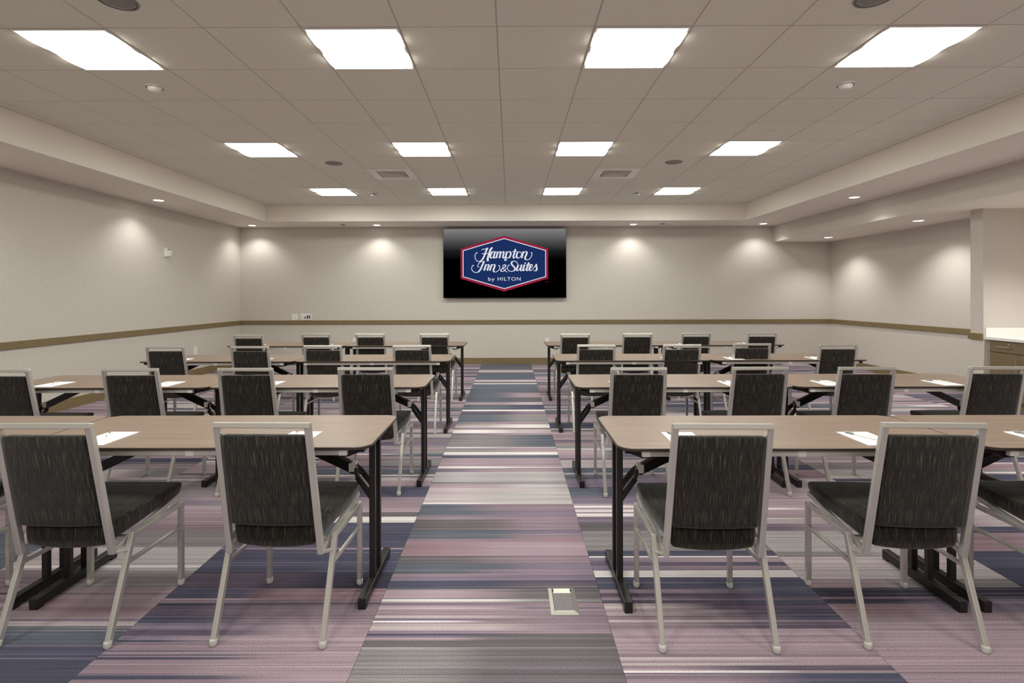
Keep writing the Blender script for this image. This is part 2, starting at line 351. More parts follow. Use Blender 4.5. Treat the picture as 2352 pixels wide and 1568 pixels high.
# ---- carpet tiles
random.seed(7)
CT, CX0, CY0 = 0.976, -0.575, 2.437
PAL = dict(N=(80, 80, 101), S=(94, 100, 111), G=(140, 133, 130), g=(108, 100, 102), P=(168, 141, 148), M=(145, 121, 131), D=(98, 83, 101),
           W=(228, 218, 208), L=(193, 174, 172), l=(182, 174, 168), R=(156, 121, 127), V=(130, 112, 130), k=(66, 62, 80))
def yc_aisle(v): return 1140 + v / 3.459
def yc_far(v): return 830 + v / 4.753
def yc_L(v): return 1180 + v / 4.04
def yc_R(v): return 1100 + v / 3.35
def px_to_Y(y): return 1214.27 * CAMH / (y - 679.0)
def band(fn, rows): return [(px_to_Y(fn(b)), px_to_Y(fn(a)), c, d) for a, b, c, d in rows]
EXPL = {
 0: band(yc_aisle, [(1360, 1700, 'G', 'g'), (1205, 1360, 'G', 'g'), (1195, 1205, 'l', 'G'), (1140, 1195, 'g', 'g'), (1120, 1140, 'P', 'g'), (1105, 1120, 'V', 'g'),
     (1085, 1105, 'N', 'g'), (1060, 1085, 'V', 'M'), (1015, 1060, 'L', 'M'), (1000, 1015, 'P', 'M'), (980, 1000, 'W', 'M'), (965, 980, 'V', 'M'), (945, 965, 'L', 'M'), (890, 945, 'P', 'M'),
     (878, 890, 'L', 'g'), (862, 878, 'P', 'M'), (845, 862, 'V', 'M'), (830, 845, 'P', 'g'), (814, 830, 'W', 'G'), (800, 814, 'V', 'g'), (755, 800, 'P', 'g'), (748, 755, 'L', 'g'), (736, 748, 'P', 'g'),
     (715, 736, 'S', 'g'), (690, 715, 'N', 'g'), (662, 690, 'N', 'D'), (635, 662, 'V', 'V'), (612, 635, 'M', 'V'), (575, 612, 'S', 'M'), (530, 575, 'S', 'V'), (470, 530, 'g', 'M'),
     (450, 470, 'R', 'P'), (360, 450, 'R', 'P'), (335, 360, 'M', 'R'), (305, 335, 'S', 'M'), (265, 305, 'S', 'V'), (240, 265, 'g', 'M'), (175, 240, 'g', 'M'), (150, 175, 'M', 'M'), (110, 150, 'S', 'V'), (60, 110, 'S', 'M'),
     (50, 60, 'W', 'L'), (0, 50, 'L', 'l')]) + band(yc_far, [
     (1400, 1480, 'L', 'l'), (1380, 1400, 'L', 'L'), (1330, 1380, 'P', 'l'), (1310, 1330, 'G', 'G'), (1200, 1310, 'l', 'l'), (1170, 1200, 'V', 'P'), (1140, 1165, 'W', 'L'), (1050, 1140, 'P', 'P'), (1018, 1050, 'N', 'S'),
     (985, 1018, 'W', 'W'), (940, 985, 'G', 'P'), (932, 940, 'W', 'L'), (800, 932, 'G', 'S'), (780, 800, 'V', 'P'), (740, 780, 'W', 'L'), (720, 740, 'M', 'M'), (685, 720, 'L', 'W'), (660, 685, 'G', 'P'),
     (575, 660, 'S', 'G'), (540, 575, 'D', 'M'), (524, 540, 'W', 'W'), (470, 524, 'S', 'N'), (443, 470, 'P', 'L'), (390, 443, 'S', 'g'), (340, 390, 'S', 'P'), (245, 340, 'S', 'S'), (236, 245, 'W', 'W'),
     (220, 236, 'g', 'g'), (198, 220, 'L', 'L'), (118, 198, 'S', 'S'), (90, 118, 'L', 'L'), (30, 90, 'S', 'S')]),
 -1: band(yc_L, [(1530, 1700, 'M', 'P'), (1490, 1530, 'N', 'P'), (1340, 1490, 'M', 'P'), (1325, 1340, 'N', 'P'), (1310, 1325, 'M', 'P'), (1300, 1310, 'N', 'P'), (1270, 1300, 'M', 'P'), (1262, 1270, 'N', 'M'), (1180, 1262, 'M', 'P'),
     (1165, 1180, 'N', 'P'), (1120, 1165, 'V', 'P'), (1060, 1120, 'D', 'P'), (1000, 1060, 'V', 'P'), (930, 1000, 'N', 'M'), (840, 930, 'D', 'M'), (815, 840, 'k', 'D'), (790, 815, 'M', 'M'), (780, 790, 'P', 'R'), (690, 780, 'N', 'R'),
     (540, 690, 'D', 'k'), (525, 540, 'k', 'N'), (325, 525, 'N', 'N'), (312, 325, 'M', 'P'), (75, 312, 'N', 'N'), (20, 75, 'W', 'W'), (-20, 20, 'g', 'g'), (-60, -20, 'W', 'P'), (-160, -60, 'M', 'M'), (-260, -160, 'N', 'N')]),
 -2: band(yc_L, [(1225, 1700, 'N', 'N'), (1212, 1225, 'V', 'V'), (1032, 1212, 'S', 'S'), (985, 1032, 'L', 'L'), (965, 985, 'D', 'V'), (925, 965, 'P', 'P'), (895, 925, 'L', 'P'), (850, 895, 'R', 'R'), (820, 850, 'L', 'P'), (760, 820, 'R', 'P'),
     (740, 760, 'L', 'P'), (718, 740, 'D', 'M'), (680, 718, 'P', 'P'), (520, 680, 'M', 'G'), (490, 520, 'L', 'l'), (470, 490, 'W', 'W'), (300, 470, 'L', 'l'), (150, 300, 'G', 'G'), (90, 150, 'V', 'M'), (0, 90, 'P', 'P'),
     (-80, 0, 'L', 'P'), (-130, -80, 'V', 'G'), (-300, -130, 'G', 'P')]),
 -3: band(yc_L, [(900, 1300, 'L', 'L'), (520, 900, 'P', 'L'), (150, 520, 'S', 'S'), (0, 150, 'P', 'P')]),
 1: band(yc_R, [(1500, 1700, 'M', 'N'), (1475, 1490, 'W', 'P'), (1440, 1475, 'P', 'D'), (1415, 1440, 'L', 'P'), (1390, 1415, 'P', 'P'), (1370, 1390, 'L', 'P'), (1355, 1370, 'M', 'M'), (1150, 1355, 'P', 'P'), (1098, 1150, 'M', 'D'), (1086, 1098, 'L', 'M'),
     (1050, 1086, 'M', 'N'), (1030, 1050, 'L', 'D'), (1000, 1030, 'P', 'N'), (955, 1000, 'L', 'D'), (930, 955, 'D', 'N'), (910, 930, 'M', 'D'), (880, 910, 'D', 'N'), (850, 880, 'M', 'N'), (770, 850, 'N', 'N'), (755, 770, 'N', 'D'), (705, 755, 'W', 'W'),
     (665, 705, 'V', 'M'), (640, 665, 'D', 'N'), (605, 640, 'V', 'P'), (595, 605, 'W', 'W'), (550, 595, 'N', 'N'), (400, 550, 'G', 'G'), (330, 400, 'g', 'G'), (290, 330, 'V', 'V'), (265, 290, 'W', 'L'), (250, 265, 'P', 'P'), (235, 250, 'W', 'L'),
     (220, 235, 'P', 'P'), (205, 220, 'W', 'L'), (190, 205, 'P', 'P'), (130, 190, 'V', 'V'), (60, 130, 'S', 'V'), (0, 60, 'V', 'V')]),
 2: band(yc_R, [(1500, 1700, 'P', 'P'), (1480, 1500, 'M', 'P'), (1340, 1480, 'P', 'P'), (1040, 1340, 'P', 'P'), (960, 1040, 'R', 'V'), (930, 960, 'k', 'V'), (905, 930, 'R', 'D'), (840, 905, 'k', 'k'), (770, 840, 'P', 'G'), (690, 770, 'L', 'l'), (600, 690, 'L', 'L'),
     (560, 600, 'G', 'L'), (400, 560, 'l', 'l'), (345, 400, 'V', 'P'), (310, 345, 'L', 'P'), (300, 310, 'W', 'L'), (240, 300, 'P', 'P'), (225, 240, 'W', 'L'), (180, 225, 'P', 'P'), (0, 180, 'P', 'L')]),
 3: band(yc_R, [(1500, 1700, 'V', 'N'), (950, 1500, 'D', 'N'), (820, 950, 'k', 'N'), (560, 820, 'N', 'N'), (420, 560, 'R', 'P'), (370, 420, 'N', 'N'), (200, 370, 'P', 'L')]),
}
rng = np.random.default_rng(11)
def random_rows(y0, y1):
    rows = []; y = y0; keys = 'NSSGgPPMDWLlRV'
    while y < y1:
        t = float(rng.choice([0.012, 0.02, 0.035, 0.06, 0.12, 0.2], p=[.2, .2, .2, .2, .13, .07]))
        a = str(rng.choice(list(keys)))
        if a == 'W': t = min(t, 0.03)
        b = a if rng.random() < 0.55 else str(rng.choice(list('SGPMLV')))
        rows.append((y, y + t, a, b)); y += t
    return rows
GAIN = 1.0
def soften(v, k=0.74):
    g = sum(v) / 3.0; return [g + (c - g) * k + 3 for c in v]
PALL = {k: np.array(L3(*soften(v), GAIN)) * np.array([0.87, 0.862, 0.92]) for k, v in PAL.items()}
def carpet_tile(x0, x1, y0, y1, col):
    rows = [r for r in EXPL.get(col, []) if r[1] > y0 and r[0] < y1]
    rnd = random_rows(y0, y1)
    ys = [y0]
    step = 0.0055 if y0 < 3.0 else 0.008
    while ys[-1] < y1 - 1e-6: ys.append(min(y1, ys[-1] + step * rng.uniform(0.6, 1.5)))
    nx = 6; us = np.linspace(0, 1, nx + 1); V = []; C = []; Fc = []
    drift = rng.normal(0, 0.05, 3)
    mid, wid = rng.uniform(.3, .65), rng.uniform(.18, .4); last = None; nzw = None
    for a, b in zip(ys[:-1], ys[1:]):
        ym = (a + b) / 2; hit = None
        for r in rows:
            if r[0] <= ym < r[1]: hit = r; break
        if hit is None:
            for r in rnd:
                if r[0] <= ym < r[1]: hit = r; break
        hit = hit or rnd[-1]
        if hit is not last:
            mid, wid = rng.uniform(.3, .65), rng.uniform(.18, .4); last = hit
        t = np.clip((us - mid) / wid + 0.5, 0, 1); t = t * t * (3 - 2 * t)
        col_ = PALL[hit[2]][None] * (1 - t[:, None]) + PALL[hit[3]][None] * t[:, None]
        amp = rng.normal(0, 0.10); ramp = rng.normal(0, 0.09)
        col_ = col_ * (1 + amp + ramp * (us[:, None] - 0.5) * 2)
        if rng.random() < 0.22:
            k = PALL[str(rng.choice(list('NVPLD')))]; m_ = rng.uniform(.2, .55) * np.clip(1 - np.abs(us - rng.random()) * 1.3, 0, 1)
            col_ = col_ * (1 - m_[:, None]) + k[None] * m_[:, None]
        o = len(V)
        for i, u in enumerate(us):
            x = x0 + (x1 - x0) * u
            V.append((x, a, 0)); C.append(col_[i]); V.append((x, b, 0)); C.append(col_[i])
        for i in range(nx): Fc.append((o + 2 * i, o + 2 * i + 2, o + 2 * i + 3, o + 2 * i + 1))
    o = len(V); e = 0.008                                                   # tile sides
    q = [(x0, y0), (x1, y0), (x1, y1), (x0, y1)]
    for (x, y) in q: V.append((x, y, 0)); V.append((x, y, -e)); C += [PALL['g'], PALL['g']]
    for i in range(4):
        j = (i + 1) % 4; Fc.append((o + 2 * i, o + 2 * i + 1, o + 2 * j + 1, o + 2 * j))
    me = bpy.data.meshes.new('carpet_tile'); me.from_pydata(V, [], Fc); me.materials.append(M['carpet'])
    at = me.color_attributes.new('Col', 'FLOAT_COLOR', 'POINT')
    arr = np.ones((len(V), 4), np.float32); arr[:, :3] = np.clip(np.array(C), 0.005, 0.95)
    at.data.foreach_set('color', arr.ravel())
    return put('carpet_tile', me, floor)
for k in range(-5, 8):
    for j in range(-2, 9):
        x0, x1 = max(XL, CX0 + CT * k), min(6.78, CX0 + CT * (k + 1))
        y0, y1 = CY0 + CT * j, min(YB, CY0 + CT * (j + 1))
        if x1 - x0 < 0.05 or y1 - y0 < 0.03: continue
        g = 0.0007
        carpet_tile(x0 + g, x1 - g, y0 + g, y1 - g, k)
fm = MB().box(XL, 6.78, YF, CY0 - 2 * CT, -0.006, 0.0).mesh('carpet_field', M['carpet'])
at = fm.color_attributes.new('Col', 'FLOAT_COLOR', 'POINT')
at.data.foreach_set('color', np.tile(np.array([*PALL['M'], 1.0], np.float32), 8))
put('carpet_field', fm, floor)

# ================================================================ CEILING FITTINGS
side_w = {-5: 'far left', -2: 'left of the centre line', 1: 'right of the centre line', 4: 'far right'}
row_w = {0: 'nearest row', 4: 'middle row', 8: 'farthest row by the back wall', -4: 'row above the camera'}
fr = MB(); h_ = 0.298
for (a, b, c, d) in ((-h_, h_, -h_, -h_ + 0.014), (-h_, h_, h_ - 0.014, h_), (-h_, -h_ + 0.014, -h_ + 0.014, h_ - 0.014), (h_ - 0.014, h_, -h_ + 0.014, h_ - 0.014)):
    fr.box(a, b, c, d, -0.006, 0.03)
fr_me = fr.mesh('frame', M['white'])
def diffuser_half(s):
    mb = MB(); n = 6; hw = h_ - 0.014; V = []; Fq = []
    for i in range(n + 1):
        t = i / n; y = s * hw * t
        z = -0.002 - 0.012 * math.sin(math.pi * t) if i not in (0,) else -0.001
        V += [(-hw, y, z), (hw, y, z)]
    for i in range(n): Fq.append((2 * i, 2 * i + 1, 2 * i + 3, 2 * i + 2))
    return mb.add(V, Fq).mesh('diffuser', M['diffuser'], smooth=True)
dh = [diffuser_half(1), diffuser_half(-1)]
backm = MB().box(-h_ + .01, h_ - .01, -h_ + .01, h_ - .01, 0.012, 0.028).mesh('housing', M['offwhite'])
for r in LIGHT_ROWS + (-4,):
    for c in LIGHT_COLS:
        x, y = GX + GT * (c + 0.5), GY + GT * (r + 0.5)
        t = thing('ceiling_light', f'square white lit ceiling panel, {side_w[c]}, {row_w[r]}', 'light', (x, y, ZC), 0, 'square ceiling light panels')
        put('frame', fr_me, t); put('housing', backm, t)
        put('diffuser', dh[0], t); put('diffuser', dh[1], t)
for r, c in ((-8, -5), (-8, -2), (-8, 1), (-8, 4)):
    x, y = GX + GT * (c + 0.5), GY + GT * (r + 0.5)
    t = thing('ceiling_light', f'square white lit ceiling panel, {side_w[c]}, behind the camera', 'light', (x, y, ZC - 0.012), 0, 'square ceiling light panels')
    put('frame', fr_me, t); put('diffuser', dh[0], t); put('diffuser', dh[1], t)

# air vents
vf = MB(); hv = 0.299
for (a, b, c, d) in ((-hv, hv, -hv, -0.19), (-hv, hv, 0.19, hv), (-hv, -0.19, -0.19, 0.19), (0.19, hv, -0.19, 0.19)): vf.box(a, b, c, d, -0.004, 0.012)
vf_me = vf.mesh('face_plate', M['white'])
vb_me = MB().box(-0.19, 0.19, -0.19, 0.19, 0.05, 0.055).mesh('duct_box', M['ventdark'])
ring_me = []
for q in (0.175, 0.140, 0.105, 0.070, 0.035):
    mb = MB(); t_ = 0.0045
    z0, z1 = -0.004, 0.018; o = 0.016
    for (sx, sy) in ((1, 0), (-1, 0), (0, 1), (0, -1)):
        if sx: P = [(sx * q, -q), (sx * q, q), (sx * (q - o), q - o), (sx * (q - o), -(q - o))]
        else: P = [(-q, sy * q), (q, sy * q), (q - o, sy * (q - o)), (-(q - o), sy * (q - o))]
        mb.add([(P[0][0], P[0][1], z0), (P[1][0], P[1][1], z0), (P[2][0], P[2][1], z1), (P[3][0], P[3][1], z1),
                (P[0][0], P[0][1], z0 + .003), (P[1][0], P[1][1], z0 + .003), (P[2][0], P[2][1], z1 + .003), (P[3][0], P[3][1], z1 + .003)],
               [(0, 1, 2, 3), (4, 7, 6, 5), (0, 4, 5, 1), (2, 6, 7, 3)])
    ring_me.append(mb.mesh('louvre', M['offwhite']))
for c, wd in ((-3, 'left'), (2, 'right')):
    t = thing('air_vent', f'square white louvred air vent in the {wd} half of the ceiling', 'vent', (GX + GT * (c + .5), GY + GT * 6.5, ZC), 0, 'square ceiling air vents')
    put('face_plate', vf_me, t); put('duct_box', vb_me, t)
    for m_ in ring_me: put('louvre', m_, t)

def round_thing(name, label, cat, x, y, z, parts, group):
    t = thing(name, label, cat, (x, y, z), 0, group)
    for pn, prof, mat in parts: put(pn, MB().lathe((0, 0, 0), prof, 28, cap=pn not in ('rim', 'band', 'base')).mesh(pn, mat, smooth=False), t)
    return t
SPK = [('grille', [(0.004, -0.010), (0.06, -0.009), (0.088, -0.006), (0.092, -0.001)], M['speaker']), ('rim', [(0.093, -0.006), (0.104, -0.005), (0.106, 0.0), (0.093, 0.0)], M['speaker'])]
for x, y, lb in ((GX + GT * -3.5, GY - GT * .5, 'round grey ceiling speaker at the top left edge of the photo'), (GX + GT * 3.5, GY - GT * .5, 'round grey ceiling speaker at the top right edge of the photo'),
                 (GX + GT * -3.5, GY + GT * 5.5, 'small-looking grey round speaker in the ceiling left of the left air vent'), (GX + GT * 3.5, GY + GT * 5.5, 'small-looking grey round speaker in the ceiling right of the right air vent')):
    round_thing('ceiling_speaker', lb, 'speaker', x, y, ZC, SPK, 'round ceiling speakers')
DET = [('base', [(0.062, -0.012), (0.065, -0.004), (0.066, 0.0)], M['offwhite']), ('dome', [(0.012, -0.046), (0.032, -0.041), (0.046, -0.030), (0.052, -0.012)], M['white'])]
for c, wd in ((-4.5, 'left'), (4.5, 'right')):
    round_thing('motion_sensor', f'white domed ceiling sensor below the near {wd} light panel', 'sensor', GX + GT * c, GY + GT * 1.5, ZC, DET, 'domed ceiling sensors')
SMK = [('base', [(0.070, -0.010), (0.074, -0.004), (0.075, 0.0)], M['white']), ('chamber', [(0.030, -0.055), (0.038, -0.052), (0.042, -0.030), (0.046, -0.010)], M['white']), ('band', [(0.0435, -0.030), (0.044, -0.026), (0.0445, -0.020)], M['dark'])]
for c, wd in ((-3.5, 'left'), (3.5, 'right')):
    round_thing('smoke_detector', f'white round smoke detector beside the farthest {wd} light panel', 'detector', GX + GT * c, GY + GT * 8.65, ZC, SMK, 'round smoke detectors')
SPR = [('cover', [(0.040, -0.006), (0.043, -0.003), (0.044, -0.001)], M['tile']), ('collar', [(0.030, -0.001), (0.034, 0.0)], M['dark'])]
for c, wd in ((-4.5, 'left'), (4.5, 'right')):
    round_thing('sprinkler_cover', f'small flat sprinkler cover above the middle far {wd} light panel', 'sprinkler', GX + GT * c, GY + GT * 3.5, ZC, SPR, 'flat sprinkler covers')
SPR2 = [('cover', [(0.040, -0.010), (0.043, -0.006), (0.044, -0.001)], M['speaker']), ('collar', [(0.030, -0.001), (0.034, 0.0)], M['dark'])]
for x, wd in ((-3.19, 'left'), (2.9, 'right')):
    round_thing('sprinkler_cover', f'small grey sprinkler cover in the soffit above the back wall, {wd} of the television', 'sprinkler', x, 10.06, ZS, SPR2, 'flat sprinkler covers')

def downlight(x, y, z, label, power=1.0, aim=(0, 0)):
    t = thing('downlight', label, 'light', (x, y, z), 0, 'round recessed downlights')
    put('trim_ring', MB().lathe((0, 0, 0), [(0.066, -0.006), (0.080, -0.005), (0.083, 0.0), (0.066, 0.0)], 28, cap=False).mesh('trim_ring', M['white']), t)
    put('lens', MB().lathe((0, 0, 0), [(0.01, -0.0045), (0.060, -0.0045), (0.0655, -0.003)], 28).mesh('lens', M['lens']), t)
    ld = bpy.data.lights.new('lamp', 'SPOT'); ld.energy = SPOT_POWER * power; ld.color = SPOT_COLOR
    ld.spot_size = math.radians(126); ld.spot_blend = 0.75; ld.shadow_soft_size = 0.03
    lo = bpy.data.objects.new('lamp', ld); COL.objects.link(lo); lo.parent = t; lo.location = (0, 0, -0.03)
    if aim != (0, 0): lo.rotation_euler = (aim[1], aim[0], 0)
    return t
for x, y, lb in ((-4.97, 7.46, 'round downlight in the left soffit, nearest in view'), (-4.95, 10.13, 'round downlight in the back left corner of the soffit'),
                 (-2.56, 10.13, 'round downlight in the back soffit left of the television'), (2.36, 10.13, 'round downlight in the back soffit right of the television'),
                 (4.83, 10.10, 'round downlight in the back right corner of the soffit'), (4.81, 7.40, 'round downlight in the right soffit beside the beam')):
    downlight(x, y, ZS, lb)
for x, y, lb in ((5.78, 9.62, 'round downlight in the lowered right ceiling, by the back wall'), (5.78, 7.50, 'round downlight in the lowered right ceiling, nearer one')):
    downlight(x, y, ZL - 0.002, lb, 2.1)
for sx, w_ in ((-4.97, 'left'), (4.81, 'right')):
    for y, n_ in ((4.75, 'first'), (2.05, 'second'), (-0.65, 'third')):
        downlight(sx, y, ZS, f'round downlight in the {w_} soffit, {n_} one nearer than the view shows')
for y, n_ in ((5.2, 'first'), (2.9, 'second'), (0.6, 'third')):
    downlight(5.78, y, ZL - 0.002, f'round downlight above the counter, {n_} one nearer than the view shows', 4.8)

# ================================================================ WALL THINGS
# television
YT = 10.35
def tvx(px): return (px - 1172.3) * YT / FPX
def tvz(py): return CAMH + (679.2 - py) * YT / FPX
tx0, tx1, tz1, tz0 = tvx(1018), tvx(1300.5), tvz(524.5), tvz(684.0)
tcx, tcz, tw, th = (tx0 + tx1) / 2, (tz0 + tz1) / 2, tx1 - tx0, tz1 - tz0
tv = thing('television', 'large black wall television showing a blue and crimson hexagonal logo', 'television', (tcx, YT, tcz))
put('body', MB().rbox(tw / 2, 0.022, th / 2, 0.004, xf=lambda a, b, c: (a, b + 0.024, c)).mesh('body', M['tvbody']), tv)
put('wall_mount', MB().box(-0.35, 0.35, 0.044, 0.098, -0.2, 0.25).mesh('wall_mount', M['black']), tv)
M['screen'] = screen_mat(th)
put('screen', MB().box(-tw / 2 + 0.006, tw / 2 - 0.006, -0.001, 0.003, -th / 2 + 0.006, th / 2 - 0.006).mesh('screen', M['screen']), tv)
def lc(p):                                             # logo drawing units to metres on the screen
    x, y = p; return (tvx(1000 + x / 7.35) - tcx, tvz(500 + y / 7.35) - tcz)
def hexm(name, pts, mat, y):
    return put(name, MB().prism([lc(p) for p in pts], y, y + 0.0006, 'y').mesh(name, mat), tv)
hexm('badge_border', [(1163, 302), (1903, 520), (1903, 1025), (1163, 1243), (425, 1025), (425, 520)], M['logo_red'], -0.0024)
hexm('badge_line', [(1163, 343), (1867, 548), (1867, 997), (1163, 1202), (462, 997), (462, 548)], M['logo_white'], -0.0034)
hexm('badge_field', [(1163, 357), (1854, 558), (1854, 988), (1163, 1188), (475, 988), (475, 558)], M['logo_navy'], -0.0044)
def spline(P, n=9):
    Q = [P[0]] + list(P) + [P[-1]]; out = []
    for i in range(1, len(Q) - 2):
        p0, p1, p2, p3 = (np.array(Q[i + d], float) for d in (-1, 0, 1, 2))
        for k in range(n):
            t = k / n
            out.append(0.5 * ((2 * p1) + (-p0 + p2) * t + (2 * p0 - 5 * p1 + 4 * p2 - p3) * t * t + (-p0 + 3 * p1 - 3 * p2 + p3) * t ** 3))
    out.append(np.array(P[-1], float)); return np.array(out)
def stroke(mb, P, thick=28, thin=11, y=-0.0054):
    S = spline(P); d = np.gradient(S, axis=0); d /= np.linalg.norm(d, axis=1)[:, None] + 1e-9
    wv = thin + (thick - thin) * np.clip((d[:, 1] - 0.25) / 0.6, 0, 1)
    wv = np.convolve(np.pad(wv, 2, 'edge'), np.ones(5) / 5, 'valid')
    nrm = np.stack([-d[:, 1], d[:, 0]], 1); V = []; Fq = []
    # pen edge held near level, so that stems end in slanted cuts
    for s_, n_, ww in zip(S, nrm, wv):
        for q in (s_ + n_ * ww / 2, s_ - n_ * ww / 2):
            a, b = lc(q); V.append((a, y, b))
    for i in range(len(S) - 1): Fq.append((2 * i, 2 * i + 2, 2 * i + 3, 2 * i + 1))
    mb.add(V, Fq)
def dot(mb, c, r, y=-0.0054):
    pts = [lc((c[0] + r * math.cos(k * math.pi / 6), c[1] + r * math.sin(k * math.pi / 6))) for k in range(12)]
    mb.add([(a, y, b) for a, b in pts], [tuple(range(12))])
def lettering(strokes, dots=()):
    mb = MB()
    for i, s_ in enumerate(strokes):
        kw = {}
        if isinstance(s_, tuple): s_, kw = s_[0], dict(thick=s_[1])
        stroke(mb, s_, y=-0.0054 - 0.00002 * i, **kw)
    for c, r in dots: dot(mb, c, r)
    me = bpy.data.meshes.new('lettering'); me.from_pydata(mb.v, [], mb.f); me.materials.append(M['logo_white'])
    return put('lettering', me, tv)
lettering([   # first word
    [(882, 508), (856, 560), (830, 630), (800, 692), (765, 725), (722, 735), (684, 708), (669, 655), (677, 612), (700, 585)],
    [(783, 548), (797, 531), (830, 527), (868, 517), (892, 505)],
    ([(962, 500), (932, 535), (912, 595), (892, 655), (882, 695), (888, 732)], 34),
    [(785, 606), (850, 602), (928, 604)],
    [(1002, 578), (970, 572), (938, 615), (928, 655), (940, 680), (968, 664), (998, 612)],
    [(1012, 566), (990, 635), (986, 668), (1000, 680), (1024, 655)],
    [(1052, 568), (1040, 625), (1028, 680)], [(1036, 640), (1062, 592), (1092, 570), (1100, 592), (1080, 680)],
    [(1088, 640), (1114, 592), (1146, 570), (1156, 592), (1140, 655), (1150, 680), (1174, 655)],
    [(1206, 568), (1192, 640), (1178, 718)], [(1194, 625), (1222, 582), (1254, 570), (1272, 602), (1258, 655), (1226, 680), (1200, 668)], [(1160, 719), (1212, 715)],
    [(1352, 528), (1332, 600), (1316, 655), (1326, 682), (1356, 655)], [(1296, 574), (1378, 566)],
    [(1432, 574), (1392, 584), (1370, 632), (1382, 676), (1412, 678), (1444, 645), (1452, 600), (1430, 574)],
    [(1486, 568), (1470, 625), (1456, 680)], [(1464, 640), (1496, 588), (1532, 570), (1544, 596), (1522, 650), (1514, 690), (1546, 712), (1592, 692), (1622, 645), (1630, 608), (1618, 584)]],
    [((702, 590), 10), ((1620, 590), 10)])
lettering([   # second word
    [(738, 828), (718, 826), (718, 796), (746, 756), (790, 736), (838, 738)],
    [(818, 744), (792, 800), (764, 862), (730, 906), (686, 922), (640, 905), (613, 866), (618, 822), (644, 797)],
    [(856, 785), (834, 850), (818, 890)], [(828, 850), (862, 802), (892, 787), (902, 808), (886, 850), (872, 890)],
    [(952, 785), (930, 850), (914, 890)], [(924, 850), (958, 802), (990, 787), (1002, 812), (982, 870), (986, 905), (1022, 912), (1062, 888), (1086, 846), (1084, 814), (1070, 800)]],
    [((642, 802), 10), ((1072, 806), 10)])
lettering([([(1216, 914), (1186, 902), (1150, 862), (1136, 826), (1150, 796), (1178, 792), (1184, 818), (1150, 846), (1112, 872), (1106, 896), (1132, 906), (1166, 890), (1196, 850)], 20)], [((1180, 798), 8)])
lettering([   # third word
    [(1386, 776), (1372, 746), (1330, 731), (1292, 746), (1286, 782), (1320, 822), (1344, 852), (1334, 886), (1290, 904), (1242, 894), (1217, 858), (1222, 818), (1242, 794)],
    [(1400, 790), (1380, 850), (1374, 882), (1390, 893), (1424, 862), (1448, 800)], [(1458, 790), (1438, 855), (1438, 885), (1452, 893), (1476, 865)],
    [(1506, 790), (1484, 855), (1480, 885), (1494, 893), (1518, 865)],
    [(1578, 755), (1552, 830), (1538, 875), (1552, 893), (1580, 870)], [(1528, 797), (1606, 789)],
    [(1596, 852), (1630, 832), (1640, 802), (1618, 790), (1594, 830), (1586, 872), (1606, 893), (1646, 862)],
    [(1652, 858), (1688, 806), (1700, 786), (1704, 826), (1712, 862), (1698, 892), (1672, 896), (1658, 880)]],
    [((1516, 766), 13), ((1242, 799), 10), ((1384, 770), 9)])
def text_mesh(s, x0, x1, ybase, ycap, mat, caps=True, track=1.0, bold=0.0):
    cu = bpy.data.curves.new('t', 'FONT'); cu.body = s; cu.size = 1.0; cu.resolution_u = 3; cu.space_character = track; cu.offset = bold
    to = bpy.data.objects.new('t', cu); COL.objects.link(to)
    dg = bpy.context.evaluated_depsgraph_get(); dg.update()
    me = bpy.data.meshes.new_from_object(to.evaluated_get(dg))
    bpy.data.objects.remove(to); bpy.data.curves.remove(cu)
    n = len(me.vertices); co = np.zeros(n * 3); me.vertices.foreach_get('co', co); co = co.reshape(-1, 3)
    mnx, mxx = co[:, 0].min(), co[:, 0].max(); cap = 0.729 if not caps else co[:, 1].max()
    out = np.zeros_like(co)
    for i, (a, b, _) in enumerate(co):
        px = x0 + (x1 - x0) * (a - mnx) / (mxx - mnx); py = ybase + (ycap - ybase) * b / cap
        u, v = lc((px, py)); out[i] = (u, -0.0055, v)
    me.vertices.foreach_set('co', out.ravel()); me.update(); me.materials.clear(); me.materials.append(mat); me.name = 'lettering'
    return put('lettering', me, tv)
text_mesh('by', 890, 1000, 1060, 998, M['logo_white'], caps=False, track=1.1)
text_mesh('HILTON', 1050, 1438, 1060, 1000, M['logo_white'], track=1.12)
text_mesh('TM', 1846, 1906, 1101, 1071, M['logo_dim'])

def wall_plate(name, label, cat, loc, rot, w_, h2, marks, group=None):
    t = thing(name, label, cat, loc, rot, group)
    put('plate', MB().rbox(w_ / 2, 0.004, h2 / 2, 0.002, xf=lambda a, b, c: (a, b - 0.004, c)).mesh('plate', M['white']), t)
    for (nm, x0, x1, z0, z1, mt) in marks:
        put(nm, MB().box(x0, x1, -0.0105, -0.006, z0, z1).mesh(nm, mt), t)
    return t
def bx(px, py, Y=YB): return ((px - 1172.3) * Y / FPX, CAMH + (679.2 + (1170 - px) * 0.0028 - py) * Y / FPX)
x, z = bx(676.5, 728)
wall_plate('wall_switch', 'blank square white control plate on the back wall, left one of the two', 'switch', (x, YB, z), 0, 0.125, 0.118,
           [('button', -0.030, 0.030, 0.022, 0.028, M['offwhite']), ('button', -0.030, 0.030, 0.000, 0.006, M['offwhite']), ('button', -0.030, 0.030, -0.022, -0.016, M['offwhite'])])
x, z = bx(702.5, 727.5)
wall_plate('media_plate', 'wide white wall plate with dark ports above the chair rail', 'socket', (x, YB, z), 0, 0.215, 0.122,
           [('port', -0.030, -0.010, -0.035, 0.005, M['dark']), ('port', 0.012, 0.040, -0.035, 0.030, M['dark']), ('port', 0.055, 0.083, -0.035, 0.030, M['dark']), ('insert', -0.088, -0.050, -0.040, 0.030, M['offwhite'])])
